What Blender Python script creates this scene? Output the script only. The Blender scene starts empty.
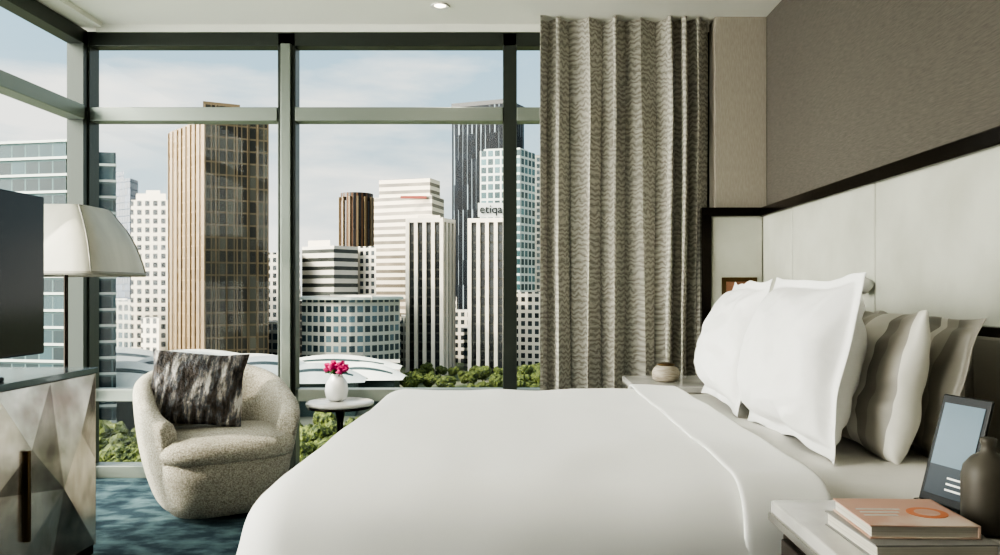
import bpy, bmesh, math, random
from mathutils import Vector, Matrix, noise
random.seed(4)
S=bpy.context.scene
F=800.0; CX=520.0; CY=290.0; H=1.16
def PX(px,d): return (px-CX)*d/F
def PZ(py,d): return H-(py-CY)*d/F

# ---------------------------------------------------------------- materials
def newmat(name):
    m=bpy.data.materials.new(name); m.use_nodes=True
    nt=m.node_tree; b=nt.nodes['Principled BSDF']
    return m,nt,b
def srgb(c):
    return tuple([(v/255/12.92 if v/255<=0.04045 else ((v/255+0.055)/1.055)**2.4) for v in c])+(1,)
def mat(name,col,rough=.5,metal=0,col2=None,scale=20,stretch=(1,1,1),bump=0,bscale=None,detail=4,sheen=0,coat=0,lo=.35,hi=.65,spec=.5,bdist=.01):
    m,nt,b=newmat(name); N=nt.nodes; L=nt.links
    b.inputs['Base Color'].default_value=srgb(col); b.inputs['Roughness'].default_value=rough
    b.inputs['Metallic'].default_value=metal; b.inputs['Sheen Weight'].default_value=sheen
    b.inputs['Coat Weight'].default_value=coat; b.inputs['Specular IOR Level'].default_value=spec
    tc=N.new('ShaderNodeTexCoord'); mp=N.new('ShaderNodeMapping'); mp.inputs['Scale'].default_value=stretch
    L.new(tc.outputs['Object'],mp.inputs['Vector'])
    if col2:
        n=N.new('ShaderNodeTexNoise'); n.inputs['Scale'].default_value=scale; n.inputs['Detail'].default_value=detail
        r=N.new('ShaderNodeValToRGB'); r.color_ramp.elements[0].position=lo; r.color_ramp.elements[1].position=hi
        r.color_ramp.elements[0].color=srgb(col); r.color_ramp.elements[1].color=srgb(col2)
        L.new(mp.outputs[0],n.inputs['Vector']); L.new(n.outputs['Fac'],r.inputs[0]); L.new(r.outputs[0],b.inputs['Base Color'])
    if bump:
        n2=N.new('ShaderNodeTexNoise'); n2.inputs['Scale'].default_value=bscale or scale; n2.inputs['Detail'].default_value=3
        bp=N.new('ShaderNodeBump'); bp.inputs['Strength'].default_value=bump; bp.inputs['Distance'].default_value=bdist
        L.new(mp.outputs[0],n2.inputs['Vector']); L.new(n2.outputs['Fac'],bp.inputs['Height']); L.new(bp.outputs[0],b.inputs['Normal'])
    return m
def mathn(nt):
    N=nt.nodes; L=nt.links
    def M(op,a,bb=None,c=None):
        n=N.new('ShaderNodeMath'); n.operation=op
        for i,v in enumerate((a,bb,c)):
            if v is None: continue
            if isinstance(v,(int,float)): n.inputs[i].default_value=v
            else: L.new(v,n.inputs[i])
        return n.outputs[0]
    return M
def facade(name,wall,glass,su,sv,fu,fv,rough=.25,metal=.0,vary=.5,wall_rough=.8,irregular=False,spec=.4):
    """UV in metres. wall where fract(u/su)<fu or fract(v/sv)<fv"""
    m,nt,b=newmat(name); N=nt.nodes; L=nt.links; M=mathn(nt)
    uv=N.new('ShaderNodeUVMap'); sp=N.new('ShaderNodeSeparateXYZ'); L.new(uv.outputs[0],sp.inputs[0])
    u=M('DIVIDE',sp.outputs[0],su); v=M('DIVIDE',sp.outputs[1],sv)
    cu=M('FLOOR',u); cv=M('FLOOR',v)
    cb=N.new('ShaderNodeCombineXYZ'); L.new(cu,cb.inputs[0]); L.new(cv,cb.inputs[1])
    wn=N.new('ShaderNodeTexWhiteNoise'); wn.noise_dimensions='2D'; L.new(cb.outputs[0],wn.inputs['Vector'])
    if irregular:
        cb2=N.new('ShaderNodeCombineXYZ'); L.new(cu,cb2.inputs[0]); v3=M('FLOOR',M('DIVIDE',v,4.0)); L.new(v3,cb2.inputs[1])
        w2=N.new('ShaderNodeTexWhiteNoise'); w2.noise_dimensions='2D'; L.new(cb2.outputs[0],w2.inputs['Vector'])
        thr=M('MULTIPLY',M('POWER',w2.outputs['Value'],2.0),fu*2)
        a=M('LESS_THAN',M('FRACT',u),thr)
    else: a=M('LESS_THAN',M('FRACT',u),fu)
    c=M('LESS_THAN',M('FRACT',v),fv)
    w=M('MAXIMUM',a,c)
    gd=N.new('ShaderNodeMixRGB'); gd.inputs[1].default_value=srgb(glass); 
    gd.inputs[2].default_value=srgb([min(255,x*1.7+18) for x in glass]); L.new(M('MULTIPLY',M('POWER',wn.outputs['Value'],2.0),vary),gd.inputs[0])
    mpp=N.new('ShaderNodeMapping'); mpp.inputs['Scale'].default_value=(2.2,.6,1); L.new(uv.outputs[0],mpp.inputs[0])
    ns=N.new('ShaderNodeTexNoise'); ns.inputs['Scale'].default_value=.035; ns.inputs['Detail'].default_value=4; L.new(mpp.outputs[0],ns.inputs['Vector'])
    g2=N.new('ShaderNodeMixRGB'); g2.blend_type='MULTIPLY'; g2.inputs[0].default_value=.7
    rr=N.new('ShaderNodeValToRGB'); rr.color_ramp.elements[0].position=.30; rr.color_ramp.elements[1].position=.70
    rr.color_ramp.elements[0].color=(.4,.4,.4,1); rr.color_ramp.elements[1].color=(1.3,1.3,1.3,1)
    L.new(ns.outputs['Fac'],rr.inputs[0]); L.new(gd.outputs[0],g2.inputs[1]); L.new(rr.outputs[0],g2.inputs[2])
    mx=N.new('ShaderNodeMixRGB'); L.new(w,mx.inputs[0]); L.new(g2.outputs[0],mx.inputs[1]); mx.inputs[2].default_value=srgb(wall)
    L.new(mx.outputs[0],b.inputs['Base Color']); b.inputs['Specular IOR Level'].default_value=spec
    ro=M('ADD',M('MULTIPLY',w,wall_rough-rough),rough); L.new(ro,b.inputs['Roughness'])
    mt=M('MULTIPLY',M('SUBTRACT',1.0,w),metal); L.new(mt,b.inputs['Metallic'])
    return m

# ---------------------------------------------------------------- mesh builder
class MB:
    def __init__(s,name,smooth=False): s.name=name; s.bm=bmesh.new(); s.mats=[]; s.uv=s.bm.loops.layers.uv.new('UVMap'); s.smooth=smooth
    def mi(s,m):
        if m not in s.mats: s.mats.append(m)
        return s.mats.index(m)
    def merge(s,tb,m,mtx=None,smooth=False):
        i=s.mi(m)
        if mtx: tb.transform(mtx)
        vm={}
        for v in tb.verts: vm[v]=s.bm.verts.new(v.co)
        for f in tb.faces:
            try: nf=s.bm.faces.new([vm[v] for v in f.verts])
            except ValueError: continue
            nf.material_index=i; nf.smooth=smooth
        tb.free()
    def box(s,x0,x1,y0,y1,z0,z1,m,bev=0,mtx=None,seg=2):
        tb=bmesh.new(); bmesh.ops.create_cube(tb,size=1)
        for v in tb.verts: v.co=Vector(((x0+x1)/2+v.co.x*(x1-x0),(y0+y1)/2+v.co.y*(y1-y0),(z0+z1)/2+v.co.z*(z1-z0)))
        if bev: bmesh.ops.bevel(tb,geom=tb.edges[:],offset=bev,segments=seg,profile=.5,affect='EDGES')
        s.merge(tb,m,mtx,smooth=False); return s
    def rev(s,prof,c,m,seg=32,mtx=None,smooth=True,sq=0,cap=True):
        tb=bmesh.new(); rings=[]
        for r,z in prof:
            ring=[]
            for k in range(seg):
                a=2*math.pi*k/seg; ca,sa=math.cos(a),math.sin(a)
                rr=r
                if sq: rr=r/((abs(ca)**sq+abs(sa)**sq)**(1/sq))
                ring.append(tb.verts.new((c[0]+rr*ca,c[1]+rr*sa,c[2]+z)))
            rings.append(ring)
        for a,b in zip(rings,rings[1:]):
            for k in range(seg): tb.faces.new((a[k],a[(k+1)%seg],b[(k+1)%seg],b[k]))
        if cap:
            tb.faces.new(rings[0][::-1]); tb.faces.new(rings[-1])
        s.merge(tb,m,mtx,smooth); return s
    def tube(s,p,r,m,seg=10):
        tb=bmesh.new(); rings=[]
        for i,q in enumerate(p):
            q=Vector(q); d=(Vector(p[min(i+1,len(p)-1)])-Vector(p[max(i-1,0)])).normalized()
            a=d.orthogonal().normalized() if i==0 else (a-d*a.dot(d)).normalized()
            b=d.cross(a); rr=r[i] if isinstance(r,(list,tuple)) else r
            rings.append([tb.verts.new(q+(a*math.cos(2*math.pi*k/seg)+b*math.sin(2*math.pi*k/seg))*rr) for k in range(seg)])
        for a_,b_ in zip(rings,rings[1:]):
            for k in range(seg): tb.faces.new((a_[k],a_[(k+1)%seg],b_[(k+1)%seg],b_[k]))
        tb.faces.new(rings[0][::-1]); tb.faces.new(rings[-1])
        s.merge(tb,m,None,True); return s
    def prism(s,pts,z0,z1,m,roof):
        i=s.mi(m); j=s.mi(roof)
        area=sum(pts[k][0]*pts[(k+1)%len(pts)][1]-pts[(k+1)%len(pts)][0]*pts[k][1] for k in range(len(pts)))
        if area<0: pts=pts[::-1]
        lo=[s.bm.verts.new((x,y,z0)) for x,y in pts]; hi=[s.bm.verts.new((x,y,z1)) for x,y in pts]
        u=0
        for k in range(len(pts)):
            k2=(k+1)%len(pts); l=math.dist(pts[k],pts[k2])
            f=s.bm.faces.new((lo[k],lo[k2],hi[k2],hi[k])); f.material_index=i
            for lp,uvv in zip(f.loops,((u,z0),(u+l,z0),(u+l,z1),(u,z1))): lp[s.uv].uv=(uvv[0]+500,uvv[1]+500)
            u+=l
        f=s.bm.faces.new(hi); f.material_index=j
        return s
    def fins(s,p,q,z0,z1,step,w,dep,m):
        p=Vector((p[0],p[1],0)); q=Vector((q[0],q[1],0)); d=(q-p); L=d.length; d.normalize(); n=Vector((d.y,-d.x,0))
        if n.y>0: n=-n
        k=max(1,round(L/step)); 
        for a in range(k+1):
            c=p+d*(L*a/k); o=[c-d*w/2,c+d*w/2,c+d*w/2+n*dep,c-d*w/2+n*dep]
            s.prism([(v.x,v.y) for v in o],z0,z1,m,m)
        return s
    def slabs(s,pts,z0,z1,step,th,grow,m):
        cx=sum(p[0] for p in pts)/len(pts); cy=sum(p[1] for p in pts)/len(pts)
        z=z0
        while z<z1:
            o=[]
            for x,y in pts:
                v=Vector((x-cx,y-cy)); v=v+v.normalized()*grow; o.append((cx+v.x,cy+v.y))
            s.prism(o,z,z+th,m,m); z+=step
        return s
    def done(s,loc=None,rot=None,parent=None,recalc=True):
        if recalc: bmesh.ops.recalc_face_normals(s.bm,faces=s.bm.faces[:])
        me=bpy.data.meshes.new(s.name); s.bm.to_mesh(me); s.bm.free()
        for m in s.mats: me.materials.append(m)
        o=bpy.data.objects.new(s.name,me); S.collection.objects.link(o)
        if s.smooth:
            for p in me.polygons: p.use_smooth=True
        if loc: o.location=loc
        if rot: o.rotation_euler=rot
        if parent: o.parent=parent
        return o
def empty(name,loc=(0,0,0)):
    e=bpy.data.objects.new(name,None); S.collection.objects.link(e); e.location=loc; e.empty_display_size=.1; return e
def grid_obj(name,P,m,closed=False,solid=0,sub=0,parent=None):
    bm=bmesh.new(); V=[[bm.verts.new(p) for p in row] for row in P]
    for i in range(len(V)-1):
        for j in range(len(V[0])-1):
            bm.faces.new((V[i][j],V[i+1][j],V[i+1][j+1],V[i][j+1])).smooth=True
    bmesh.ops.recalc_face_normals(bm,faces=bm.faces[:])
    me=bpy.data.meshes.new(name); bm.to_mesh(me); bm.free(); me.materials.append(m)
    o=bpy.data.objects.new(name,me); S.collection.objects.link(o)
    if solid:
        md=o.modifiers.new('s','SOLIDIFY'); md.thickness=solid; md.offset=0
    if sub:
        md=o.modifiers.new('ss','SUBSURF'); md.levels=sub; md.render_levels=sub
    if parent: o.parent=parent
    return o

# ---------------------------------------------------------------- material set
m_ceil=mat('ceiling_paint',(230,230,221),.9)
m_wallcloth=mat('grasscloth',(104,99,92),.9,col2=(88,84,78),scale=60,stretch=(1,.35,4),bump=.35,bscale=160,lo=.3,hi=.7)
m_col=mat('column_paint',(172,165,153),.8,col2=(161,154,142),scale=40,stretch=(4,4,.6))
m_leather=mat('panel_leather',(203,204,194),.45,col2=(186,187,176),scale=3,bump=.15,bscale=220)
m_bronze=mat('dark_bronze',(44,38,33),.18,.75)
m_frame=mat('window_frame_dark',(60,65,60),.35,.4)
m_alu=mat('window_alu',(130,137,129),.35,.4)
m_carpet=mat('blue_carpet',(24,52,64),.95,col2=(110,138,142),scale=7,stretch=(1,1.5,1),bump=.8,bscale=250,lo=.42,hi=.80,detail=10)
m_linen=mat('white_linen',(240,240,237),.75,bump=.14,bscale=5,sheen=.2,bdist=.03)
m_linen2=mat('white_linen_pillow',(242,242,241),.75,bump=.6,bscale=7,sheen=.2,bdist=.03)
m_sheet=mat('sheet_linen',(218,216,210),.75,bump=.3,bscale=7,bdist=.02)
def band_mat(name,a,b_,c_,ofs):
    m,nt,b=newmat(name); N=nt.nodes; L=nt.links
    tc=N.new('ShaderNodeTexCoord'); sp=N.new('ShaderNodeSeparateXYZ'); L.new(tc.outputs['Object'],sp.inputs[0])
    md=N.new('ShaderNodeMath'); md.operation='MULTIPLY_ADD'; md.inputs[1].default_value=1.5; md.inputs[2].default_value=.5+ofs; L.new(sp.outputs[0],md.inputs[0])
    r=N.new('ShaderNodeValToRGB'); r.color_ramp.interpolation='CONSTANT'; e=r.color_ramp.elements
    e[0].position=0; e[0].color=srgb(a); e[1].position=.93; e[1].color=srgb(b_)
    for p,cc in ((.15,b_),(.28,a),(.42,c_),(.52,a),(.64,b_),(.78,c_),(.84,a)): k=e.new(p); k.color=srgb(cc)
    L.new(md.outputs[0],r.inputs[0]); L.new(r.outputs[0],b.inputs['Base Color']); b.inputs['Roughness'].default_value=.45; b.inputs['Sheen Weight'].default_value=.2
    n=N.new('ShaderNodeTexNoise'); n.inputs['Scale'].default_value=8; L.new(tc.outputs['Object'],n.inputs[0])
    bp=N.new('ShaderNodeBump'); bp.inputs['Strength'].default_value=.3; bp.inputs['Distance'].default_value=.02; L.new(n.outputs['Fac'],bp.inputs['Height']); L.new(bp.outputs[0],b.inputs['Normal'])
    return m
m_beige=band_mat('satin_bands',(164,160,151),(224,222,214),(142,138,129),0)
m_beige2=band_mat('satin_bands_grey',(172,168,159),(140,136,127),(220,217,209),.08)
m_boucle=mat('boucle',(134,130,118),.95,col2=(190,186,173),scale=130,bump=.8,bscale=130,lo=.34,hi=.66,bdist=.01,detail=6)
m_woodd=mat('dark_wood',(40,34,30),.35,col2=(56,48,42),scale=8,stretch=(1,1,8))
m_black=mat('black_plastic',(12,12,13),.25)
m_screen=mat('tv_glass',(8,8,9),.12)
m_marble=mat('marble_top',(206,204,199),.12,col2=(150,149,147),scale=3,detail=10,lo=.45,hi=.75)
m_silver=mat('brushed_silver',(190,188,182),.22,.9)
m_brass=mat('aged_brass',(92,74,50),.3,.9)
m_shade=mat('lamp_shade_fabric',(196,194,182),.35,col2=(172,170,158),scale=5,stretch=(1,1,.3))
m_shrib=mat('lamp_shade_rib',(140,138,128),.4)
m_white=mat('white_ceramic',(238,238,236),.2)
m_petal=mat('magenta_petal',(160,20,88),.6,col2=(210,60,130),scale=60)
m_leaf=mat('leaf_green',(40,80,30),.6)
m_bottle=mat('stoneware_bottle',(86,82,73),.5,col2=(70,66,58),scale=10)

def curtain_mat():
    m,nt,b=newmat('curtain_weave'); N=nt.nodes; L=nt.links; M=mathn(nt)
    uv=N.new('ShaderNodeUVMap'); sp=N.new('ShaderNodeSeparateXYZ'); L.new(uv.outputs[0],sp.inputs[0])
    ns=N.new('ShaderNodeTexNoise'); ns.inputs['Scale'].default_value=12; ns.inputs['Detail'].default_value=3; L.new(uv.outputs[0],ns.inputs[0])
    zz=M('MULTIPLY',M('PINGPONG',sp.outputs[0],.026),.5)
    vv=M('ADD',M('ADD',sp.outputs[1],zz),M('MULTIPLY',ns.outputs['Fac'],.10))
    w=M('MULTIPLY_ADD',M('SINE',M('MULTIPLY',vv,2*math.pi/.034)),.5,.5)
    mp=N.new('ShaderNodeMapping'); mp.inputs['Scale'].default_value=(50,170,1); L.new(uv.outputs[0],mp.inputs[0])
    n=N.new('ShaderNodeTexNoise'); n.inputs['Scale'].default_value=1; n.inputs['Detail'].default_value=2; L.new(mp.outputs[0],n.inputs[0])
    f=M('ADD',M('MULTIPLY',w,.45),M('MULTIPLY',n.outputs['Fac'],.9))
    r=N.new('ShaderNodeValToRGB'); e=r.color_ramp.elements
    e[0].position=.38; e[0].color=srgb((146,141,131)); e[1].position=.92; e[1].color=srgb((202,199,189))
    L.new(f,r.inputs[0]); L.new(r.outputs[0],b.inputs['Base Color']); b.inputs['Roughness'].default_value=.7; b.inputs['Sheen Weight'].default_value=.15
    tr=N.new('ShaderNodeBsdfTranslucent'); L.new(r.outputs[0],tr.inputs[0])
    x=N.new('ShaderNodeMixShader'); x.inputs[0].default_value=.08; L.new(b.outputs[0],x.inputs[1]); L.new(tr.outputs[0],x.inputs[2])
    L.new(x.outputs[0],N['Material Output'].inputs['Surface'])
    return m
m_curtain=curtain_mat()
def fur_mat():
    m,nt,b=newmat('fur_stripe'); N=nt.nodes; L=nt.links
    tc=N.new('ShaderNodeTexCoord'); mp=N.new('ShaderNodeMapping'); mp.inputs['Scale'].default_value=(24,3,6); L.new(tc.outputs['Object'],mp.inputs[0])
    n=N.new('ShaderNodeTexNoise'); n.inputs['Scale'].default_value=1; n.inputs['Detail'].default_value=8; n.inputs['Roughness'].default_value=.65; L.new(mp.outputs[0],n.inputs[0])
    r=N.new('ShaderNodeValToRGB'); e=r.color_ramp.elements; e[0].position=.38; e[0].color=srgb((34,33,34)); e[1].position=.64; e[1].color=srgb((200,197,192))
    k=e.new(.46); k.color=srgb((74,66,60)); k=e.new(.51); k.color=srgb((82,86,92)); k=e.new(.56); k.color=srgb((132,125,118))
    L.new(n.outputs['Fac'],r.inputs[0]); L.new(r.outputs[0],b.inputs['Base Color']); b.inputs['Roughness'].default_value=.9
    n2=N.new('ShaderNodeTexNoise'); n2.inputs['Scale'].default_value=60; L.new(tc.outputs['Object'],n2.inputs[0])
    bp=N.new('ShaderNodeBump'); bp.inputs['Strength'].default_value=.9; bp.inputs['Distance'].default_value=.02; L.new(n2.outputs['Fac'],bp.inputs['Height']); L.new(bp.outputs[0],b.inputs['Normal'])
    return m
m_fur=fur_mat()
def glass_mat():
    m,nt,b=newmat('window_glass'); N=nt.nodes; L=nt.links
    t=N.new('ShaderNodeBsdfTransparent'); t.inputs[0].default_value=(.98,.99,.985,1); g=N.new('ShaderNodeBsdfGlossy'); g.inputs['Roughness'].default_value=.02
    x=N.new('ShaderNodeMixShader'); x.inputs[0].default_value=.008; L.new(t.outputs[0],x.inputs[1]); L.new(g.outputs[0],x.inputs[2])
    L.new(x.outputs[0],N['Material Output'].inputs['Surface']); return m
m_glass=glass_mat()
def emis(name,col,st):
    m,nt,b=newmat(name); b.inputs['Base Color'].default_value=srgb(col); b.inputs['Emission Color'].default_value=srgb(col); b.inputs['Emission Strength'].default_value=st; return m

# ---------------------------------------------------------------- room shell
WX=1.48; LX=-2.72; YB=5.0; YR=-2.0; CH=2.8; YL=.55
MB('floor').box(LX-.06,WX+.15,YR,YB+.06,-.15,0,m_carpet).done()
MB('ceiling').box(LX-.06,WX+.15,YR,YB+.3,CH,CH+.15,m_ceil).done()
MB('wall_right').box(WX,WX+.15,YR,YB+.1,0,CH,m_wallcloth).done()
MB('wall_rear').box(LX,WX,YR-.1,YR,0,CH,m_col).done()
MB('wall_left_light_block').box(LX-.06,LX+.04,YR,YL,0,CH,m_col).done()  # unseen; made solid here to block window light near the camera
MB('wall_column').box(1.17,WX,4.8,YB+.1,0,CH,m_col,.004).done()
MB('trim_ceiling').box(LX-.04,LX+.16,YL,YB-.1,CH-.03,CH,m_ceil).box(LX+.1,1.17,YB-.06,YB+.06,CH-.045,CH,m_ceil).done()
w=MB('wall_panel_leather')
ys=[4.795,4.26,3.27,2.27,1.27,.27,-.8,-1.99]
for a,b in zip(ys,ys[1:]): w.box(WX-.03,WX-.001,b+.004,a-.004,0,1.6,m_leather,.006)
w.box(1.14,WX-.035,4.765,4.798,0,1.6,m_leather,.006)
w.done()
r=MB('trim_rail')
r.box(WX-.05,WX-.001,YR,4.79,1.595,1.652,m_bronze,.006)
r.box(1.08,WX-.05,4.745,4.798,1.6,1.65,m_bronze,.004)
r.box(1.08,1.135,4.745,4.798,0,1.6,m_bronze,.004)
r.done()
MB('switch_panel').box(1.20,1.41,4.752,4.764,1.115,1.235,m_brass,.003).box(1.225,1.385,4.748,4.753,1.14,1.21,mat('copper_plate',(150,110,88),.4,.5),.001).done()

# ---------------------------------------------------------------- windows
w=MB('window_1')
def vb(x0,x1,m=m_frame,d=.05): w.box(x0,x1,YB-d,YB+d,0,2.75,m,.004)
vb(-2.78,-2.66,m_frame,.06); vb(-1.50,-1.39); vb(-.106,-.02); vb(1.1,1.2)
w.box(-1.475,-1.415,YB-.075,YB-.05,.5,2.68,m_alu,.003)
w.box(LX,1.2,YB-.05,YB+.05,2.67,2.76,m_frame,.004)
for x0,x1 in ((-2.66,-1.5),(-1.39,-.106),(-.02,1.1)):
    w.box(x0,x1,YB-.06,YB+.05,2.205,2.29,m_alu,.004)
    w.box(x0,x1,YB-.05,YB+.05,.47,.545,m_alu,.004)
    w.box(x0,x1,YB-.07,YB+.05,0,.075,m_alu,.004)
    w.box(x0+.002,x1-.002,YB-.006,YB+.006,.07,2.68,m_glass)
w.done()
w=MB('window_2')
yy=[4.94,3.45,1.95,YL]
for y in yy[1:]: w.box(LX-.05,LX+.05,y-.05,y+.05,0,2.75,m_frame,.004)
w.box(LX-.05,LX+.05,YL,4.94,2.67,2.76,m_frame,.004)
for a,b in zip(yy,yy[1:]):
    w.box(LX-.05,LX+.06,b+.05,a-.05,2.205,2.29,m_alu,.004)
    w.box(LX-.05,LX+.05,b+.05,a-.05,.47,.545,m_alu,.004)
    w.box(LX-.05,LX+.05,b+.05,a-.05,0,.075,m_alu,.004)
    w.box(LX-.006,LX+.006,b,a,.07,2.68,m_glass)
w.box(LX-.05,LX+.05,4.89,4.94,0,2.75,m_frame)
w.done()

def curtain():
    bm=bmesh.new(); uvl=bm.loops.layers.uv.new('UVMap')
    x0,x1=.12,1.14; n=560; zs=[2.798,2.74,2.66,2.5,2.2,1.8,1.4,1.0,.6,.3,.02]
    rows=[];us=[]
    for z in zs:
        row=[]; u=0; uu=[]; prev=None
        top=max(0,min(1,(z-2.3)/.45))
        for i in range(n+1):
            t=i/n; ph=t*2*math.pi*7.5+2.2*math.sin(t*6.3+.6)+.9*math.sin(t*15)+.8*noise.noise(Vector((t*7,z*.7,0)))
            amp=.078*(1-.15*top)*(1+.25*math.sin(t*17+1))
            y=4.855-amp*math.sin(ph)-.014*math.sin(2.7*ph+z*1.1)*(1-.6*top)
            y=max(4.76,min(y,4.935))
            x=x0+(x1-x0)*t+.026*math.sin(2*ph)
            x=max(.12,min(x,1.15))
            p=Vector((x,y,z)); 
            if prev: u+=(Vector((p.x,p.y))-Vector((prev.x,prev.y))).length
            prev=p; row.append(bm.verts.new(p)); uu.append(u)
        rows.append(row); us.append(uu)
    for a in range(len(zs)-1):
        for i in range(n):
            f=bm.faces.new((rows[a][i],rows[a+1][i],rows[a+1][i+1],rows[a][i+1])); f.smooth=True
            for lp,(uu,vv) in zip(f.loops,((us[4][i],zs[a]),(us[4][i],zs[a+1]),(us[4][i+1],zs[a+1]),(us[4][i+1],zs[a]))): lp[uvl].uv=(uu,vv)
    me=bpy.data.meshes.new('curtain'); bm.to_mesh(me); bm.free(); me.materials.append(m_curtain)
    o=bpy.data.objects.new('curtain',me); S.collection.objects.link(o)
curtain()

# downlights; all but the first are unseen, added as interior fill
for i,(x,y) in enumerate(((-.46,4.6),(-1.6,2.2),(.2,2.4),(-1.0,.8),(.4,.6))):
    e=MB('ceiling_downlight_and_fill').rev([(.055,CH-.006),(.05,CH-.012),(.036,CH-.004)],(x,y,0),m_white).rev([(.034,CH-.006),(.034,CH-.004)],(x,y,0),emis('downlight_and_fill_glow',(255,244,225),3)).done()
    l=bpy.data.lights.new('spot','SPOT'); l.energy=(16 if i==0 else 10); l.color=(1,.90,.78); l.spot_size=2.5; l.spot_blend=1; l.shadow_soft_size=.12
    lo=bpy.data.objects.new('bulb_and_fill',l); S.collection.objects.link(lo); lo.location=(x,y,CH-.03); lo.parent=e

# ---------------------------------------------------------------- bed
bed=empty('bed')
def drape(name,xa,xb,y0,y1,zt,R,L,m,foot=True,flare=.06,wave=.02,puff=.0,seed=0,solid=.012,nx=60,ny=70):
    bx0=xa+R if foot else xa; W0=y0+R; W1=y1-R
    ss=[]; 
    if foot:
        k=18; ss+= [-(L)*(1-i/k) for i in range(k)]
    ss+=[(xb-bx0)*i/nx for i in range(nx+1)]
    k=18; tt=[-(L)*(1-i/k) for i in range(k)]+[(W1-W0)*i/ny for i in range(ny+1)]+[(W1-W0)+L*(i+1)/k for i in range(k)]
    arc=R*math.pi/2; P=[]
    for s in ss:
        row=[]
        for t in tt:
            dx=max(0,-s); dy=0; sg=0
            if t<0: dy=-t; sg=-1
            elif t>W1-W0: dy=t-(W1-W0); sg=1
            x=bx0+max(0,s); y=W0+min(max(t,0),W1-W0); e=max(dx,dy); z=zt
            fx=(x-bx0)/(xb-bx0); fy=(y-W0)/(W1-W0)
            wt=max(0.0,min(1.0,(.42-x)/.5)) 
            z+=puff*(math.sin(math.pi*min(1,max(0,fy)))**.5)*(min(1,fx*4+.2) if foot else 1)
            z+=.014*noise.noise(Vector((x*1.7,y*1.7,seed)))+.006*noise.noise(Vector((x*6,y*4,seed+3)))
            if e>0:
                h=math.hypot(dx,dy); ux,uy=-dx/h,sg*dy/h
                if e<arc: r=R*math.sin(e/R); d=R*(1-math.cos(e/R))
                else: r=R+flare*wt*(e-arc); d=R+(e-arc)
                g=max(0,e-arc*.6)/L
                r+=wave*(.1+.9*wt)*g*noise.noise(Vector((x*3+ux*.5,y*3+uy*.5,seed+z)))*2
                x+=ux*r; y+=uy*r; z-=d
            row.append(Vector((x,y,z)))
        P.append(row)
    return grid_obj(name,P,m,solid=solid,sub=1,parent=bed)
b=MB('mattress').box(-.44,1.38,1.96,3.62,.30,.66,m_sheet,.05,seg=4).box(-.42,1.38,2.0,3.58,.04,.30,m_woodd,.01).box(-.38,1.34,2.05,3.53,0,.05,m_woodd).done(parent=bed)
drape('fitted_sheet',.35,1.40,1.87,3.70,.685,.06,.60,m_sheet,foot=False,flare=0,wave=.01,seed=9)
drape('duvet',-.65,.60,1.785,3.76,.70,.12,.72,m_linen,flare=.28,wave=.05,puff=.018,seed=2)
drape('duvet_turndown',.50,.71,1.785,3.765,.722,.11,.72,m_linen,foot=False,flare=.0,wave=.01,puff=.005,seed=5,solid=.010,nx=10)
hb=MB('headboard')
m_hb=mat('headboard_fabric',(150,147,139),.6)
hb.box(1.40,1.448,1.80,3.74,.0,1.05,m_bronze,.004)
for k in range(3):
    a=1.83+k*.63; hb.box(1.385,1.41,a,a+.62,.3,1.02,m_hb,.008)
hb.done(parent=bed)

def pillow(name,wd,ht,th,m,loc,lean=0,yaw=0,roll=0,fl=.0,seed=0,parent=None,conc=.07,wr=.018,n=44,belly=.18):
    bm=bmesh.new()
    for side in (1,-1):
        V=[]
        for i in range(n+1):
            row=[]
            for j in range(n+1):
                u=-1+2*i/n; v=-1+2*j/n
                uu=math.sin(u*math.pi/2)*.6+u*.4; vv=math.sin(v*math.pi/2)*.6+v*.4
                x=wd/2*uu*(1-conc*(1-vv*vv)); z=ht/2*vv*(1-conc*(1-uu*uu))
                z+=.016*noise.noise(Vector((x*6,seed,vv)))*abs(vv); x+=.016*noise.noise(Vector((z*6,seed+2,uu)))*abs(uu)
                a=min(1,abs(uu)/(1-fl*2/wd)) if fl else abs(uu); c=min(1,abs(vv)/(1-fl*2/ht)) if fl else abs(vv)
                q=max(0,(1-a**2.4)*(1-c**2.4))**.5
                y=th/2*q*(1-belly*vv)
                nn=noise.noise(Vector((x*8+z*3,z*5,seed+side)))
                y+=wr*q**.5*(nn*1.2+1.1*(.35-abs(noise.noise(Vector((x*9-z*7,z*11+x*4,seed+side+5)))*1.6)))
                edge=(i in (0,n) or j in (0,n))
                yy=0 if edge else side*(max(y,0)+.0025)
                yy+=.022*noise.noise(Vector((x*6,z*6,seed+9)))*(1-q)*1.5
                row.append(bm.verts.new((x,yy,z)))
            V.append(row)
        for i in range(n):
            for j in range(n):
                bm.faces.new((V[i][j],V[i+1][j],V[i+1][j+1],V[i][j+1])).smooth=True
    bmesh.ops.remove_doubles(bm,verts=bm.verts[:],dist=.0004)
    bmesh.ops.recalc_face_normals(bm,faces=bm.faces[:])
    me=bpy.data.meshes.new(name); bm.to_mesh(me); bm.free(); me.materials.append(m)
    o=bpy.data.objects.new(name,me); S.collection.objects.link(o)
    md=o.modifiers.new('ss','SUBSURF'); md.levels=1; md.render_levels=1
    o.matrix_world=Matrix.Translation(loc)@Matrix.Rotation(yaw,4,'Z')@Matrix.Rotation(lean,4,'X')@Matrix.Rotation(roll,4,'Y')
    if parent: o.parent=parent
    return o
Q=-math.pi/2
pillow('pillow',.70,.53,.27,m_linen2,(.870,2.50,.95),lean=-.20,yaw=Q+.05,fl=.035,seed=1)
pillow('pillow',.68,.52,.25,m_linen2,(.865,3.22,.95),lean=-.24,yaw=Q-.04,fl=.035,seed=7)
pillow('pillow',.66,.43,.17,m_beige,(1.055,2.48,.895),lean=-.22,yaw=Q+.03,fl=.0,seed=13)
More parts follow.
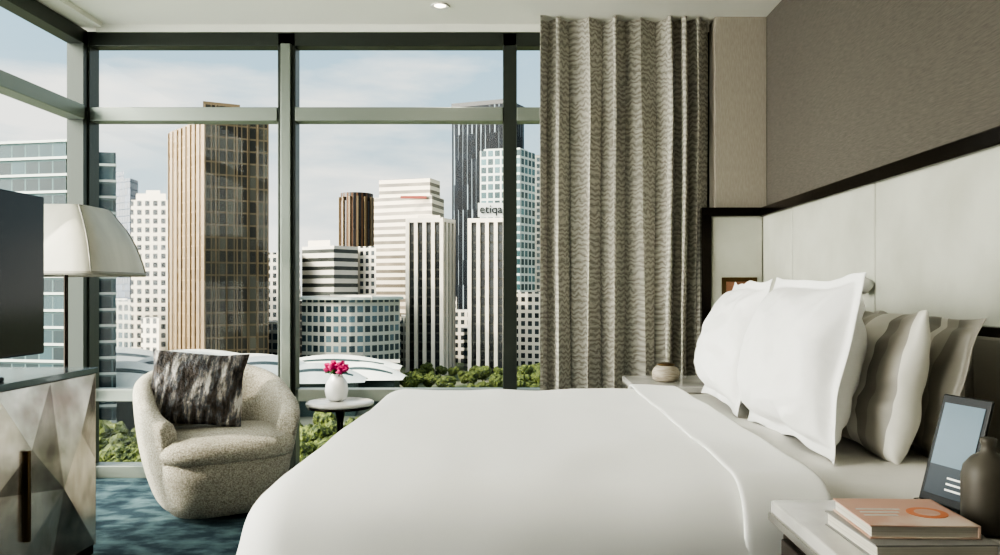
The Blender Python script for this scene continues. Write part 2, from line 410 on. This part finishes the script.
pillow('pillow',.66,.43,.16,m_beige2,(1.19,2.47,.880),lean=-.22,yaw=Q+.02,fl=.03,seed=19)
pillow('pillow',.66,.44,.17,m_beige,(1.045,3.24,.905),lean=-.24,yaw=Q,fl=.0,seed=23)
pillow('pillow',.66,.44,.16,m_beige2,(1.20,3.26,.90),lean=-.24,yaw=Q,fl=.03,seed=29)

# wall reading light
rl=MB('wall_reading_light')
rl.rev([(.03,0),(.03,.012)],(0,0,0),m_silver,mtx=Matrix.Translation((1.45,3.38,1.2))@Matrix.Rotation(-math.pi/2,4,'Y'))
rl.tube([(1.44,3.38,1.2),(1.42,3.36,1.22),(1.40,3.34,1.21)],.007,m_silver)
rl.rev([(.014,-.03),(.022,-.02),(.034,.035),(.03,.035),(.01,0)],(0,0,0),m_white,mtx=Matrix.Translation((1.41,3.30,1.19))@Matrix.Rotation(2.2,4,'Y'))
rl.done()

# ---------------------------------------------------------------- nightstands
def nightstand(y0,y1):
    n=MB('nightstand')
    n.box(.55,1.38,y0,y1,.672,.70,m_marble,.004)
    n.box(.545,1.38,y0-.004,y1+.004,.655,.673,m_silver,.002)
    n.box(.57,1.37,y0+.02,y1-.02,.12,.655,m_woodd,.004)
    n.box(.556,.571,y0+.05,y1-.05,.42,.63,m_woodd,.003)
    n.box(.556,.571,y0+.05,y1-.05,.16,.40,m_woodd,.003)
    n.box(.548,.557,y0+.15,y1-.15,.52,.535,m_brass,.002); n.box(.548,.557,y0+.15,y1-.15,.27,.285,m_brass,.002)
    for x in (.6,1.32):
        for y in (y0+.05,y1-.08): n.box(x,x+.03,y,y+.03,0,.12,m_brass)
    return n.done()
nightstand(1.20,1.755)
nightstand(3.80,4.30)
j=MB('ribbed_jar')
j.rev([(.045,0),(.066,.012),(.07,.045),(.06,.068),(.042,.078),(.042,.084)],(.735,4.03,.70),mat('jar_brown',(150,140,126),.5,col2=(186,177,162),scale=30,stretch=(1,1,6)),seg=40)
j.rev([(.045,.082),(.047,.088),(.02,.096)],(.735,4.03,.70),m_brass)
j.done()

# books
m_c1=mat('book_cover_salmon',(200,160,140),.5,col2=(216,198,184),scale=5,lo=.5,hi=.62)
m_c2=mat('book_cover_grey',(140,138,134),.5)
m_pg=mat('book_pages',(215,211,202),.8,col2=(186,181,170),scale=2,stretch=(1,1,150))
m_or=mat('cover_orange',(206,122,76),.5)
def book(x0,x1,y0,y1,z0,th,cov,rz,name='book'):
    cx,cy=(x0+x1)/2,(y0+y1)/2; a=(x1-x0)/2; bb=(y1-y0)/2
    o=MB(name)
    o.box(-a,a,-bb,bb,0,.003,cov,.001).box(-a,a,-bb,bb,th-.003,th,cov,.001).box(a-.004,a,-bb,bb,0,th,cov,.001)
    o.box(-a+.004,a-.004,-bb+.004,bb-.004,.003,th-.003,m_pg)
    if cov is m_c1:
        o.rev([(.035,th),(.035,th+.0008)],(.04,-.01,0),m_or,smooth=False)
        o.rev([(.022,th+.0008),(.022,th+.0014)],(.04,-.01,0),m_c1,smooth=False)
        for k in range(3): o.box(-.08,-.02+.01*k,-.03+.02*k,-.024+.02*k,th,th+.0007,m_white)
    return o.done(loc=(cx,cy,z0),rot=(0,0,rz))
book(.60,.815,1.355,1.57,.70,.028,m_c2,.02)
book(.61,.800,1.385,1.565,.728,.024,m_c1,-.03)

tb=MB('tablet_computer')
ang=math.atan2(1.62-1.735,.925-.893)
BT=Matrix.Translation((.882,1.672,.705))@Matrix.Rotation(ang,4,'Z')
T=BT@Matrix.Rotation(math.radians(-17),4,'X')
tb.box(-.064,.064,-.004,.004,0,.238,m_black,.003,mtx=T)
tb.box(-.053,.053,-.0052,-.0042,.022,.219,mat('tablet_screen',(108,128,142),.15),mtx=T)
for k in range(3): tb.box(.0,.045,-.0058,-.0053,.06-.012*k,.064-.012*k,m_white,mtx=T)
tb.box(-.053,.053,-.0056,-.0053,.022,.085,mat('tablet_dock_bar',(54,62,70),.2),mtx=T)
tb.box(-.06,.06,-.02,.06,-.004,.008,m_black,.003,mtx=BT)
tb.done()
bo=MB('stoneware_bottle')
bo.rev([(.034,0),(.044,.006),(.047,.03),(.047,.105),(.043,.125),(.030,.142),(.014,.152),(.012,.165),(.014,.17),(.0145,.178),(.009,.180)],(.890,1.52,.70),m_bottle,seg=40)
bo.done()

# ---------------------------------------------------------------- armchair
ch=empty('armchair')
def armchair():
    A=math.radians(134); n=60; P=[]
    for i in range(n+1):
        a=-A+2*A*i/n; f=abs(a)/A
        h=.745-.24*(max(0,f-.15)/.85)**1.3
        sq=3.0; ca,sa=abs(math.cos(a)),abs(math.sin(a)); k=1/((ca**sq+sa**sq)**(1/sq))
        dirv=Vector((math.sin(a),math.cos(a),0))
        sec=[(.285,.03),(.322,.12),(.368,.28),(.392,.45 if h>.55 else h-.09),(.405,h-.05),(.395,h-.012),(.355,h+.006),(.315,h-.012),(.30,h-.05),(.292,min(.44,h-.06)),(.285,.3),(.24,.2),(.24,.03)]
        P.append([dirv*(r*k)+Vector((0,0,z)) for r,z in sec])
    bm=bmesh.new(); V=[[bm.verts.new(p) for p in row] for row in P]; m=len(V[0])
    for i in range(n):
        for q in range(m): bm.faces.new((V[i][q],V[i+1][q],V[i+1][(q+1)%m],V[i][(q+1)%m]))
    bm.faces.new(V[0]); bm.faces.new(V[-1][::-1])
    for f in bm.faces: f.smooth=True
    bmesh.ops.recalc_face_normals(bm,faces=bm.faces[:])
    me=bpy.data.meshes.new('shell'); bm.to_mesh(me); bm.free(); me.materials.append(m_boucle)
    o=bpy.data.objects.new('shell',me); S.collection.objects.link(o); o.parent=ch
    md=o.modifiers.new('ss','SUBSURF'); md.levels=2; md.render_levels=2
    s=MB('seat_base',smooth=True); s.rev([(.26,.03),(.29,.1),(.325,.22),(.335,.30),(.32,.315)],(0,-.075,0),m_boucle,seg=48,sq=3.2); s.done(parent=ch)
    s=MB('seat_cushion',smooth=True); s.rev([(.02,.30),(.30,.30),(.335,.315),(.345,.35),(.338,.39),(.31,.413),(.2,.425),(.02,.43)],(0,-.085,0),m_boucle,seg=48,sq=3.4); s.done(parent=ch)
    s=MB('swivel_base'); s.rev([(.22,0),(.24,.005),(.24,.03),(.22,.035)],(0,0,0),m_bronze); s.done(parent=ch)
armchair()
ch.location=(-1.625,4.30,0); ch.rotation_euler=(0,0,math.radians(34)); ch.scale=(1.0,1.0,1.0)
pillow('fur_cushion',.50,.41,.15,m_fur,(-1.735,4.30,.63),lean=-.30,yaw=math.radians(14),roll=.08,seed=31,wr=.012)

# ---------------------------------------------------------------- side table, vase, flowers
tx,ty=-1.03,4.58
t=MB('side_table')
t.rev([(.175,.50),(.19,.503),(.193,.512),(.19,.522),(.175,.525)],(tx,ty,0),m_marble,seg=48)
t.rev([(.186,.488),(.186,.50)],(tx,ty,0),m_bronze,seg=48)
t.rev([(.13,0),(.135,.008),(.06,.03),(.022,.06),(.018,.2),(.018,.4),(.03,.47),(.08,.488)],(tx,ty,0),m_bronze,seg=32)
t.done()
vx=tx-.02
v=MB('flower_vase')
v.rev([(.035,0),(.058,.015),(.066,.06),(.06,.105),(.04,.135),(.032,.15),(.038,.158),(.032,.155),(.025,.12)],(vx,ty,.525),m_white,seg=40)
random.seed(8)
for k in range(26):
    a=random.uniform(0,6.28); rr=.066*math.sqrt(random.random()); c=Vector((vx+rr*math.cos(a),ty+rr*math.sin(a),.525+.200+random.uniform(-.02,.018)-rr*.4))
    v.tube([(vx,ty,.65),tuple(c)],.002,m_leaf,6)
    for p in range(8):
        b_=p*.9+a; M=Matrix.Translation(c)@Matrix.Rotation(b_,4,'Z')@Matrix.Rotation(.5+.12*p,4,'X')
        tbm=bmesh.new(); bmesh.ops.create_uvsphere(tbm,u_segments=8,v_segments=5,radius=1)
        for q in tbm.verts: q.co=Vector((q.co.x*.016,q.co.y*.004+.002,q.co.z*.018+.010))
        v.merge(tbm,m_petal,M,True)
for k in range(6):
    a=k*1.1; c=Vector((vx+.065*math.cos(a),ty+.065*math.sin(a),.685)); v.tube([(vx,ty,.675),tuple((c+Vector((vx,ty,.71)))/2),tuple(c)],[.003,.012,.002],m_leaf,6)
v.done()

# ---------------------------------------------------------------- mirrored console, TV, lamp
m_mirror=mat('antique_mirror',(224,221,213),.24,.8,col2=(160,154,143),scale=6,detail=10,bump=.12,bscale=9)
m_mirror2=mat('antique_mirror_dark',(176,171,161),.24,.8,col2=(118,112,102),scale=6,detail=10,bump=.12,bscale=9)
m_mtop=mat('console_top_glass',(92,104,110),.1,.4)
c=MB('mirrored_console')
c.box(-2.40,-1.90,1.51,3.52,.04,.79,m_woodd)
c.box(-2.41,-1.862,1.50,3.53,.795,.82,m_mtop,.002)
c.box(-2.40,-1.88,1.505,3.525,0,.04,m_bronze)
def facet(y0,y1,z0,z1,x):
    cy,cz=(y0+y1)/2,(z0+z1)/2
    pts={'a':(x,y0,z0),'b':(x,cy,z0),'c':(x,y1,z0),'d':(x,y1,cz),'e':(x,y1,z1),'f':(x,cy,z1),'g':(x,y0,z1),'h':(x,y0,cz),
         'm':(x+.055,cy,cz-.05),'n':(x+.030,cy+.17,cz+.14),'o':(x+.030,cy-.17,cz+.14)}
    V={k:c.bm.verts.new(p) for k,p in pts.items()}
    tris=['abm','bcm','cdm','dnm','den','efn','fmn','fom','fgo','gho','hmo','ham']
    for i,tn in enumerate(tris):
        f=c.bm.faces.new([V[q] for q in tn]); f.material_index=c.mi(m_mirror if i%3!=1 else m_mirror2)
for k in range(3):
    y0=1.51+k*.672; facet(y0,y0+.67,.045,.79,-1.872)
    c.box(-1.850,-1.828,y0+.12,y0+.14,.22,.56,m_brass,.004)
c.box(-2.40,-1.872,3.515,3.53,.04,.795,m_mirror)
c.done(recalc=False)
tv=MB('television')
tv.box(-2.03,-1.985,2.17,3.34,.895,1.548,m_black,.006).box(-1.986,-1.982,2.18,3.33,.91,1.54,m_screen)
tv.box(-2.03,-2.0,2.68,2.80,.835,.90,m_black).box(-2.12,-1.92,2.5,2.98,.82,.836,m_black,.004)
tv.done()
lm=MB('floor_lamp')
lx,ly=-2.225,3.92
sh=[(.150,1.562),(.172,1.53),(.215,1.46),(.25,1.38),(.272,1.30),(.284,1.245)]
lm.rev(sh,(lx,ly,0),m_shade,seg=64,sq=9,cap=False)
lm.rev([(.145,1.566),(.152,1.562),(.145,1.552),(.02,1.555)],(lx,ly,0),m_shade,seg=64,sq=9)
lm.rev([(.285,1.228),(.288,1.228),(.288,1.247),(.284,1.247)],(lx,ly,0),m_shrib,seg=64,sq=9,cap=False)
for sx in (-1,1):
    for sy in (-1,1): lm.tube([(lx+sx*r_*.935,ly+sy*r_*.935,z_) for r_,z_ in sh],.004,m_shrib,8)
lm.rev([(.10,0),(.11,.01),(.11,.025),(.03,.04),(.010,.06),(.010,1.3),(.02,1.32),(.02,1.55)],(lx,ly,0),m_bronze,seg=32)
lm.done()

# ================================================================= exterior
GZ=-30
m_ground=mat('city_ground',(64,78,48),.95,col2=(120,120,104),scale=.03,lo=.45,hi=.6)
MB('city_ground').box(-900,700,12,1400,GZ-2,GZ,m_ground).done()
m_roof=mat('roof_concrete',(160,158,150),.9)
def W(px,d): return (PX(px,d),d)
def top(y,d): return PZ(y,d)
wA=facade('f_tealglass',(86,104,104),(24,42,46),3.2,3.4,.10,.18,.35,.0,.7,spec=.2)
wB=facade('f_bluedark',(64,76,90),(30,42,58),2.5,3.6,.12,.12,.25,.0)
wC=facade('f_whitegrid',(216,208,192),(54,58,60),3.0,3.3,.42,.40)
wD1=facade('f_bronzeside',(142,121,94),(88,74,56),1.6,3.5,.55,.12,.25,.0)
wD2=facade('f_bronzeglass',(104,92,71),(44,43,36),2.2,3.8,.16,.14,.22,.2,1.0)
wF=facade('f_banded',(208,202,190),(60,63,60),60,3.6,.0,.55)
wG=facade('f_hotel',(166,165,154),(44,57,62),2.6,3.2,.28,.36,.25,0,.8)
wH=facade('f_browntower',(84,60,42),(26,22,20),3.2,60,.40,.0)
wI=facade('f_bandwhite',(210,198,180),(104,97,86),50,3.5,.0,.52,vary=.4)
wJ=facade('f_darkribs',(58,57,52),(26,28,29),3.0,3.3,.1,.22)
wK=facade('f_irregular',(128,140,146),(8,14,21),2.8,3.6,.16,.0,.5,.0,.3,irregular=True,spec=.15)
wL=facade('f_netgrid',(186,191,184),(40,60,62),3.4,4.0,.24,.28,.25,.0,1)
wN=facade('f_greygrid',(138,139,131),(50,58,61),3,3.5,.25,.35)
m_rib=mat('rib_white',(222,212,195),.8); m_slab=mat('slab_white',(178,185,178),.7); m_brf=mat('bronze_fin',(110,94,70),.5,.1)

a=MB('glass_office_block')
pA=[W(-140,170),W(66,160),W(66,200),W(-140,210)]; a.prism(pA,GZ,top(146,165),wA,m_roof); a.slabs(pA,GZ+3,top(146,165),3.4,.5,.8,m_slab)
pA2=[W(66,168),W(116,170),W(112,205),W(66,205)]; a.prism(pA2,GZ,top(151,168),wA,m_roof); a.slabs(pA2,GZ+3,top(151,168),3.4,.5,.5,m_slab)
a.prism([W(8,168),W(40,168),W(40,180),W(8,180)],top(146,165),top(138,165),m_slab,m_roof)
a.done()
a=MB('office_tower'); p=[W(112,430),W(130,420),W(138,432),W(120,450)]; a.prism(p,GZ,top(178,420),wB,m_roof); a.prism([W(114,430),W(124,425),W(124,440),W(114,440)],top(178,420),top(170,420),wB,m_roof); a.done()
a=MB('apartment_tower'); p=[W(131,300),W(170,300),W(169,325),W(132,325)]; a.prism(p,GZ,top(200,300),wC,m_roof); a.prism([W(136,302),W(166,302),W(166,320),W(136,320)],top(200,300),top(193,300),m_rib,m_roof).prism([W(146,304),W(160,304),W(160,315),W(146,315)],top(193,300),top(189,300),m_rib,m_roof); a.done()
a=MB('bronze_skyscraper')
l,cn,r_,bk=W(169,262),W(205,240),W(268,249),W(236,290)
a.prism([l,cn,(bk[0]-8,bk[1])],GZ,top(126,252),wD1,m_roof)
a.prism([cn,r_,bk,(cn[0]-1,cn[1]+40)],GZ,top(108,245),wD2,m_roof)
a.fins(cn,r_,GZ,top(108,245),3.2,.35,.4,m_brf); a.fins(l,cn,GZ,top(126,250),3.6,.5,.35,m_brf)
a.prism([W(203,244),W(240,249),W(236,265),W(204,262)],top(112,240),top(101,244),m_brf,m_roof)
a.done()
a=MB('apartment_tower'); a.prism([W(262,340),W(300,335),W(300,360),W(262,360)],GZ,top(252,335),wC,m_roof); a.done()
a=MB('banded_office_block'); p=[W(302,345),W(334,335),W(358,345),W(330,370)]; a.prism(p,GZ,top(246,338),wF,m_roof); a.prism([W(308,343),W(330,338),W(330,352),W(310,355)],top(246,338),top(240,338),m_rib,m_roof)
a.prism([W(356,350),W(376,345),W(376,370),W(356,370)],GZ,top(246,345),wC,m_roof); a.done()
a=MB('city_hotel'); pts=[]
for k in range(9):
    t_=k/8; pts.append(W(302+98*t_,262-10*math.sin(math.pi*t_*.8)+14*t_*t_))
pts+=[W(398,300),W(306,300)]
a.prism(pts,GZ,top(300,255),wG,m_roof); a.slabs(pts,top(300,255),top(300,255)+.5,3,.9,1.2,m_slab); 
a.prism([W(330,262),W(372,258),W(372,280),W(330,280)],top(300,258),top(295,258),m_rib,m_roof); a.done()
a=MB('round_brown_tower'); cx,cy=PX(357,520),520; rad=17*520/800
pts=[(cx+rad*math.cos(6.2832*k/28),cy+rad*math.sin(6.2832*k/28)) for k in range(28)]
a.prism(pts,GZ,top(202,520),wH,m_roof); pts2=[(cx+(x-cx)*.94,cy+(y-cy)*.94) for x,y in pts]; a.prism(pts2,top(202,520),top(194,520),wH,m_roof)
for k in range(14): 
    an=6.2832*k/14; a.prism([(cx+(rad+.8)*math.cos(an+o_),cy+(rad+.8)*math.sin(an+o_)) for o_ in (-.05,.05)]+[(cx+(rad-.5)*math.cos(an+o_),cy+(rad-.5)*math.sin(an+o_)) for o_ in (.05,-.05)],GZ,top(198,520),m_brf,m_brf)
a.done()
a=MB('white_office_tower'); p=[W(374,392),W(432,380),W(444,398),W(390,420)]; a.prism(p,GZ,top(196,384),wI,m_roof); 
p=[W(379,392),W(430,384),W(440,396),W(392,412)]; a.prism(p,top(196,384),top(178,384),wI,m_roof)
a.box(PX(400,378),PX(426,378),379.5,380.5,top(198.5,380),top(196,380),mat('sign_red',(140,66,54),.6)); a.done()
def ribbed(px0,pxc,px1,yt,d):
    a=MB('ribbed_tower'); p0,p1,p2=W(px0,d+3),W(pxc,d),W(px1,d+9); p3=W((px0+px1)/2,d+30)
    a.prism([p0,p1,p2,p3],GZ,top(yt+3,d),wJ,m_roof)
    a.fins(p0,p1,GZ,top(yt,d),3.0,1.35,.7,m_rib); a.fins(p1,p2,GZ,top(yt,d),3.0,1.35,.7,m_rib)
    q=[p0,p1,p2,p3]; a.slabs(q,top(yt+4,d),top(yt+4,d)+.5,3,1.5,.9,m_rib)
    return a
a=ribbed(408,442,453,218,290); a.prism([W(418,295),W(440,295),W(440,305),W(418,305)],top(218,290),top(214,290),m_rib,m_roof); a.done()
a=ribbed(470,505,512,218,290); tw=a.done()
sg=MB('sign_board').box(PX(478,292),PX(507,292),291.5,292.5,top(217,292),top(203,292),mat('sign_white',(196,198,192),.6)).done(parent=tw)
tcv=bpy.data.curves.new('sign_text','FONT'); tcv.body='etiqa'; tcv.size=4.3; tcv.extrude=.15; tcv.align_x='CENTER'
to=bpy.data.objects.new('sign_text',tcv); S.collection.objects.link(to); to.location=(PX(491,291.2),291.2,top(213,291.2)); to.rotation_euler=(math.pi/2,0,0); tcv.materials.append(m_black); to.parent=tw
a=MB('striped_skyscraper'); p=[W(452,462),W(506,450),W(524,470),W(475,490)]; a.prism(p,GZ,top(101,452),wK,m_black); a.slabs(p,top(104,452),top(103,452)+.2,3,2.5,.4,m_black); a.done()
a=MB('net_glass_tower'); p=[W(480,385),W(520,380),W(535,392),W(500,410)]; a.prism(p,GZ,top(150,382),wL,m_roof); a.prism([W(484,388),W(520,384),W(528,392),W(500,400)],top(150,382),top(147,382),m_slab,m_roof); a.done()
a=MB('grey_office_tower'); a.prism([W(516,330),W(548,325),W(560,345),W(530,350)],GZ,top(292,325),wC,m_roof); a.done()
a=MB('grey_office_tower'); a.prism([W(528,440),W(560,440),W(560,470),W(530,470)],GZ,top(155,440),wN,m_roof); a.done()
random.seed(11)
for px,y,d,mm in ((590,180,420,wC),(650,140,460,wD2),(720,220,350,wG),(800,190,420,wN),(900,160,500,wL),(-260,170,260,wC),(-380,120,300,wK),(-520,200,260,wF),(150,262,520,wN),(285,286,600,wN),(395,300,560,wC),(465,300,520,wN),(110,215,560,wG),(330,268,640,wB)):
    a=MB('distant_tower'); hw=22 if abs(px-260)>260 else 16; a.prism([W(px-hw,d),W(px+hw,d-4),W(px+hw,d+30),W(px-hw,d+34)],GZ,top(y,d),mm,m_roof); a.done()
lr=MB('low_rise_blocks')
for k,px in enumerate(range(-100,600,13)):
    d=random.uniform(318,372) if px>265 else random.uniform(335,400); hw=random.uniform(5,11); y=random.uniform(296,340)
    lr.prism([W(px-hw,d),W(px+hw,d-3),W(px+hw,d+14),W(px-hw,d+16)],GZ,top(y,d),random.choice((wC,wG,wN,wF,wJ)),m_roof)
for px,y,d in ((122,300,280),(150,318,272),(276,322,272),(290,334,270)):
    lr.prism([W(px-9,d),W(px+9,d-3),W(px+9,d+12),W(px-9,d+12)],GZ,top(y,d),random.choice((wC,wG,wF)),m_roof)
lr.done()

m_tent=mat('tent_roof',(224,224,213),.5,col2=(200,203,194),scale=.2,stretch=(1,.2,1)); m_strip=mat('roof_glass_dark',(52,68,66),.4,.0)
cc=MB('convention_hall_roof')
def shell(cx,cy,Lh,Wd,z0,h,ang):
    n,mv=16,14
    M=Matrix.Translation((cx,cy,0))@Matrix.Rotation(ang,4,'Z'); V=[]
    for i in range(n+1):
        u=-1+2*i/n; row=[]
        for j_ in range(mv+1):
            v_=-1+2*j_/mv; wdt=Wd*(1-.35*abs(u)**2)
            row.append(cc.bm.verts.new(M@Vector((u*Lh,v_*wdt,z0+h*(1-abs(v_)**1.6)*(1-.85*u*u)))))
        V.append(row)
    for i in range(n):
        for j_ in range(mv):
            f=cc.bm.faces.new((V[i][j_],V[i+1][j_],V[i+1][j_+1],V[i][j_+1])); f.smooth=True
            f.material_index=cc.mi(m_strip if j_==3 and 1<i<n-2 else m_tent)
    cc.box(-Lh*.8,Lh*.8,-Wd*.5,Wd*.5,GZ,z0+.3,m_strip,mtx=M)
for px,d,Lh,Wd,z0,h,an in ((-60,190,20,10,-19,5,-.15),(5,180,15,8,-19,5,.15),(70,192,15,8,-18.8,5,-.12),(124,180,13,7,-20,5.2,.10),(176,198,15,8,-20,5.6,-.1),(226,188,12,6.5,-20.6,4.6,.12),(270,208,14,7,-20.8,5,-.1),(318,200,12,6,-21.6,4.6,.08),(362,216,12,6,-22.6,4.4,-.08),(30,225,26,8,-20,5,.05),(110,228,24,8,-20,5,-.05),(195,232,24,7,-21,5,.05),(250,236,20,7,-21.5,4,.0),(335,238,20,6,-22,4,.0)):
    shell(PX(px,d),d,Lh,Wd,z0,h,an)
cc.done(recalc=False)
MB('plaza_block').prism([W(290,246),W(400,246),W(400,251),W(290,251)],GZ,top(360,248),wF,m_roof).done()

# trees
m_tree=mat('tree_foliage',(30,46,16),.8,col2=(112,122,52),scale=1.1,detail=8,lo=.38,hi=.72,bump=1,bscale=2,bdist=.6)
m_trunk=mat('tree_trunk',(70,58,44),.9)
park=empty('park_trees'); meshes=[]
for k in range(4):
    t=MB('tree_canopy',smooth=False); tb_=bmesh.new()
    for q in range(7):
        c_=Vector((random.uniform(-2.6,2.6),random.uniform(-2.6,2.6),random.uniform(5,9)))
        res=bmesh.ops.create_icosphere(tb_,subdivisions=3,radius=random.uniform(1.8,2.8))
        for v_ in res['verts']:
            d_=v_.co.normalized(); v_.co=v_.co*(1+.28*noise.noise(d_*2.2+c_)+.22*noise.noise(d_*6+c_))+c_
    t.merge(tb_,m_tree); t.rev([(.35,0),(.25,6)],(0,0,0),m_trunk,seg=8); o=t.done(); meshes.append(o.data); bpy.data.objects.remove(o)
random.seed(21)
def tree(x,y,s):
    o=bpy.data.objects.new('tree',random.choice(meshes)); S.collection.objects.link(o); o.parent=park
    o.location=(x,y,GZ); o.rotation_euler=(0,0,random.uniform(0,6.28)); o.scale=(s*random.uniform(.9,1.2),s*random.uniform(.9,1.2),s*random.uniform(.8,1.1))
for k in range(460):
    d=random.uniform(90,158); px=random.uniform(-120,620); tree(PX(px,d),d,random.uniform(.5,.72))
for k in range(60):
    d=random.uniform(235,282); px=random.uniform(405,570); tree(PX(px,d),d,random.uniform(.35,.62))
for k in range(44):
    d=random.uniform(165,235); px=random.uniform(405,570); tree(PX(px,d),d,random.uniform(.3,.5))

# ---------------------------------------------------------------- world, sun
wd=bpy.data.worlds.new('sky'); S.world=wd; wd.use_nodes=True; nt=wd.node_tree; N=nt.nodes; L=nt.links
bg=N['Background']; tc=N.new('ShaderNodeTexCoord'); sp=N.new('ShaderNodeSeparateXYZ'); L.new(tc.outputs['Generated'],sp.inputs[0])
r=N.new('ShaderNodeValToRGB'); e=r.color_ramp.elements; e[0].position=.0; e[0].color=srgb((208,217,217)); e[1].position=.6; e[1].color=srgb((112,154,192))
k=e.new(.15); k.color=srgb((182,203,212)); k=e.new(.3); k.color=srgb((160,192,211)); L.new(sp.outputs[2],r.inputs[0])
mp=N.new('ShaderNodeMapping'); mp.inputs['Scale'].default_value=(1.6,1.6,7); L.new(tc.outputs['Generated'],mp.inputs[0])
n=N.new('ShaderNodeTexNoise'); n.inputs['Scale'].default_value=1.7; n.inputs['Detail'].default_value=7; n.inputs['Roughness'].default_value=.55; L.new(mp.outputs[0],n.inputs[0])
r2=N.new('ShaderNodeValToRGB'); r2.color_ramp.elements[0].position=.43; r2.color_ramp.elements[1].position=.62; L.new(n.outputs['Fac'],r2.inputs[0])
mx=N.new('ShaderNodeMixRGB'); L.new(r2.outputs[0],mx.inputs[0]); L.new(r.outputs[0],mx.inputs[1]); mx.inputs[2].default_value=srgb((248,247,240))
SD=Vector((-.76,-.42,.78)).normalized()
vm=N.new('ShaderNodeVectorMath'); vm.operation='DOT_PRODUCT'; L.new(tc.outputs['Generated'],vm.inputs[0]); vm.inputs[1].default_value=Vector((-.9,-.36,.28)).normalized()
a1=N.new('ShaderNodeMath'); a1.operation='MAXIMUM'; L.new(vm.outputs['Value'],a1.inputs[0]); a1.inputs[1].default_value=0
a2=N.new('ShaderNodeMath'); a2.operation='POWER'; L.new(a1.outputs[0],a2.inputs[0]); a2.inputs[1].default_value=4
a3=N.new('ShaderNodeMath'); a3.operation='MULTIPLY_ADD'; L.new(a2.outputs[0],a3.inputs[0]); a3.inputs[1].default_value=15.0; a3.inputs[2].default_value=1.0
a4=N.new('ShaderNodeMath'); a4.operation='MULTIPLY'; a4.use_clamp=True; L.new(a2.outputs[0],a4.inputs[0]); a4.inputs[1].default_value=1.8
wm=N.new('ShaderNodeMixRGB'); L.new(a4.outputs[0],wm.inputs[0]); L.new(mx.outputs[0],wm.inputs[1]); wm.inputs[2].default_value=srgb((243,239,228))
L.new(wm.outputs[0],bg.inputs[0]); L.new(a3.outputs[0],bg.inputs[1])
sl=bpy.data.lights.new('sun','SUN'); sl.energy=3.5; sl.angle=.012; sl.color=(1,.89,.74)
so=bpy.data.objects.new('sun',sl); S.collection.objects.link(so); so.rotation_euler=SD.to_track_quat('Z','Y').to_euler(); so.location=(-20,-10,30)

# ---------------------------------------------------------------- camera
cam=bpy.data.cameras.new('camera'); co=bpy.data.objects.new('camera',cam); S.collection.objects.link(co)
co.location=(0,0,H); co.rotation_euler=(math.pi/2,0,0); cam.sensor_width=36; cam.lens=36*F/1000; cam.shift_x=-.02; cam.shift_y=.0125; cam.clip_end=3000; cam.clip_start=.05
S.camera=co
S.view_settings.view_transform='AgX'; S.view_settings.look='AgX - High Contrast'; S.view_settings.exposure=.5
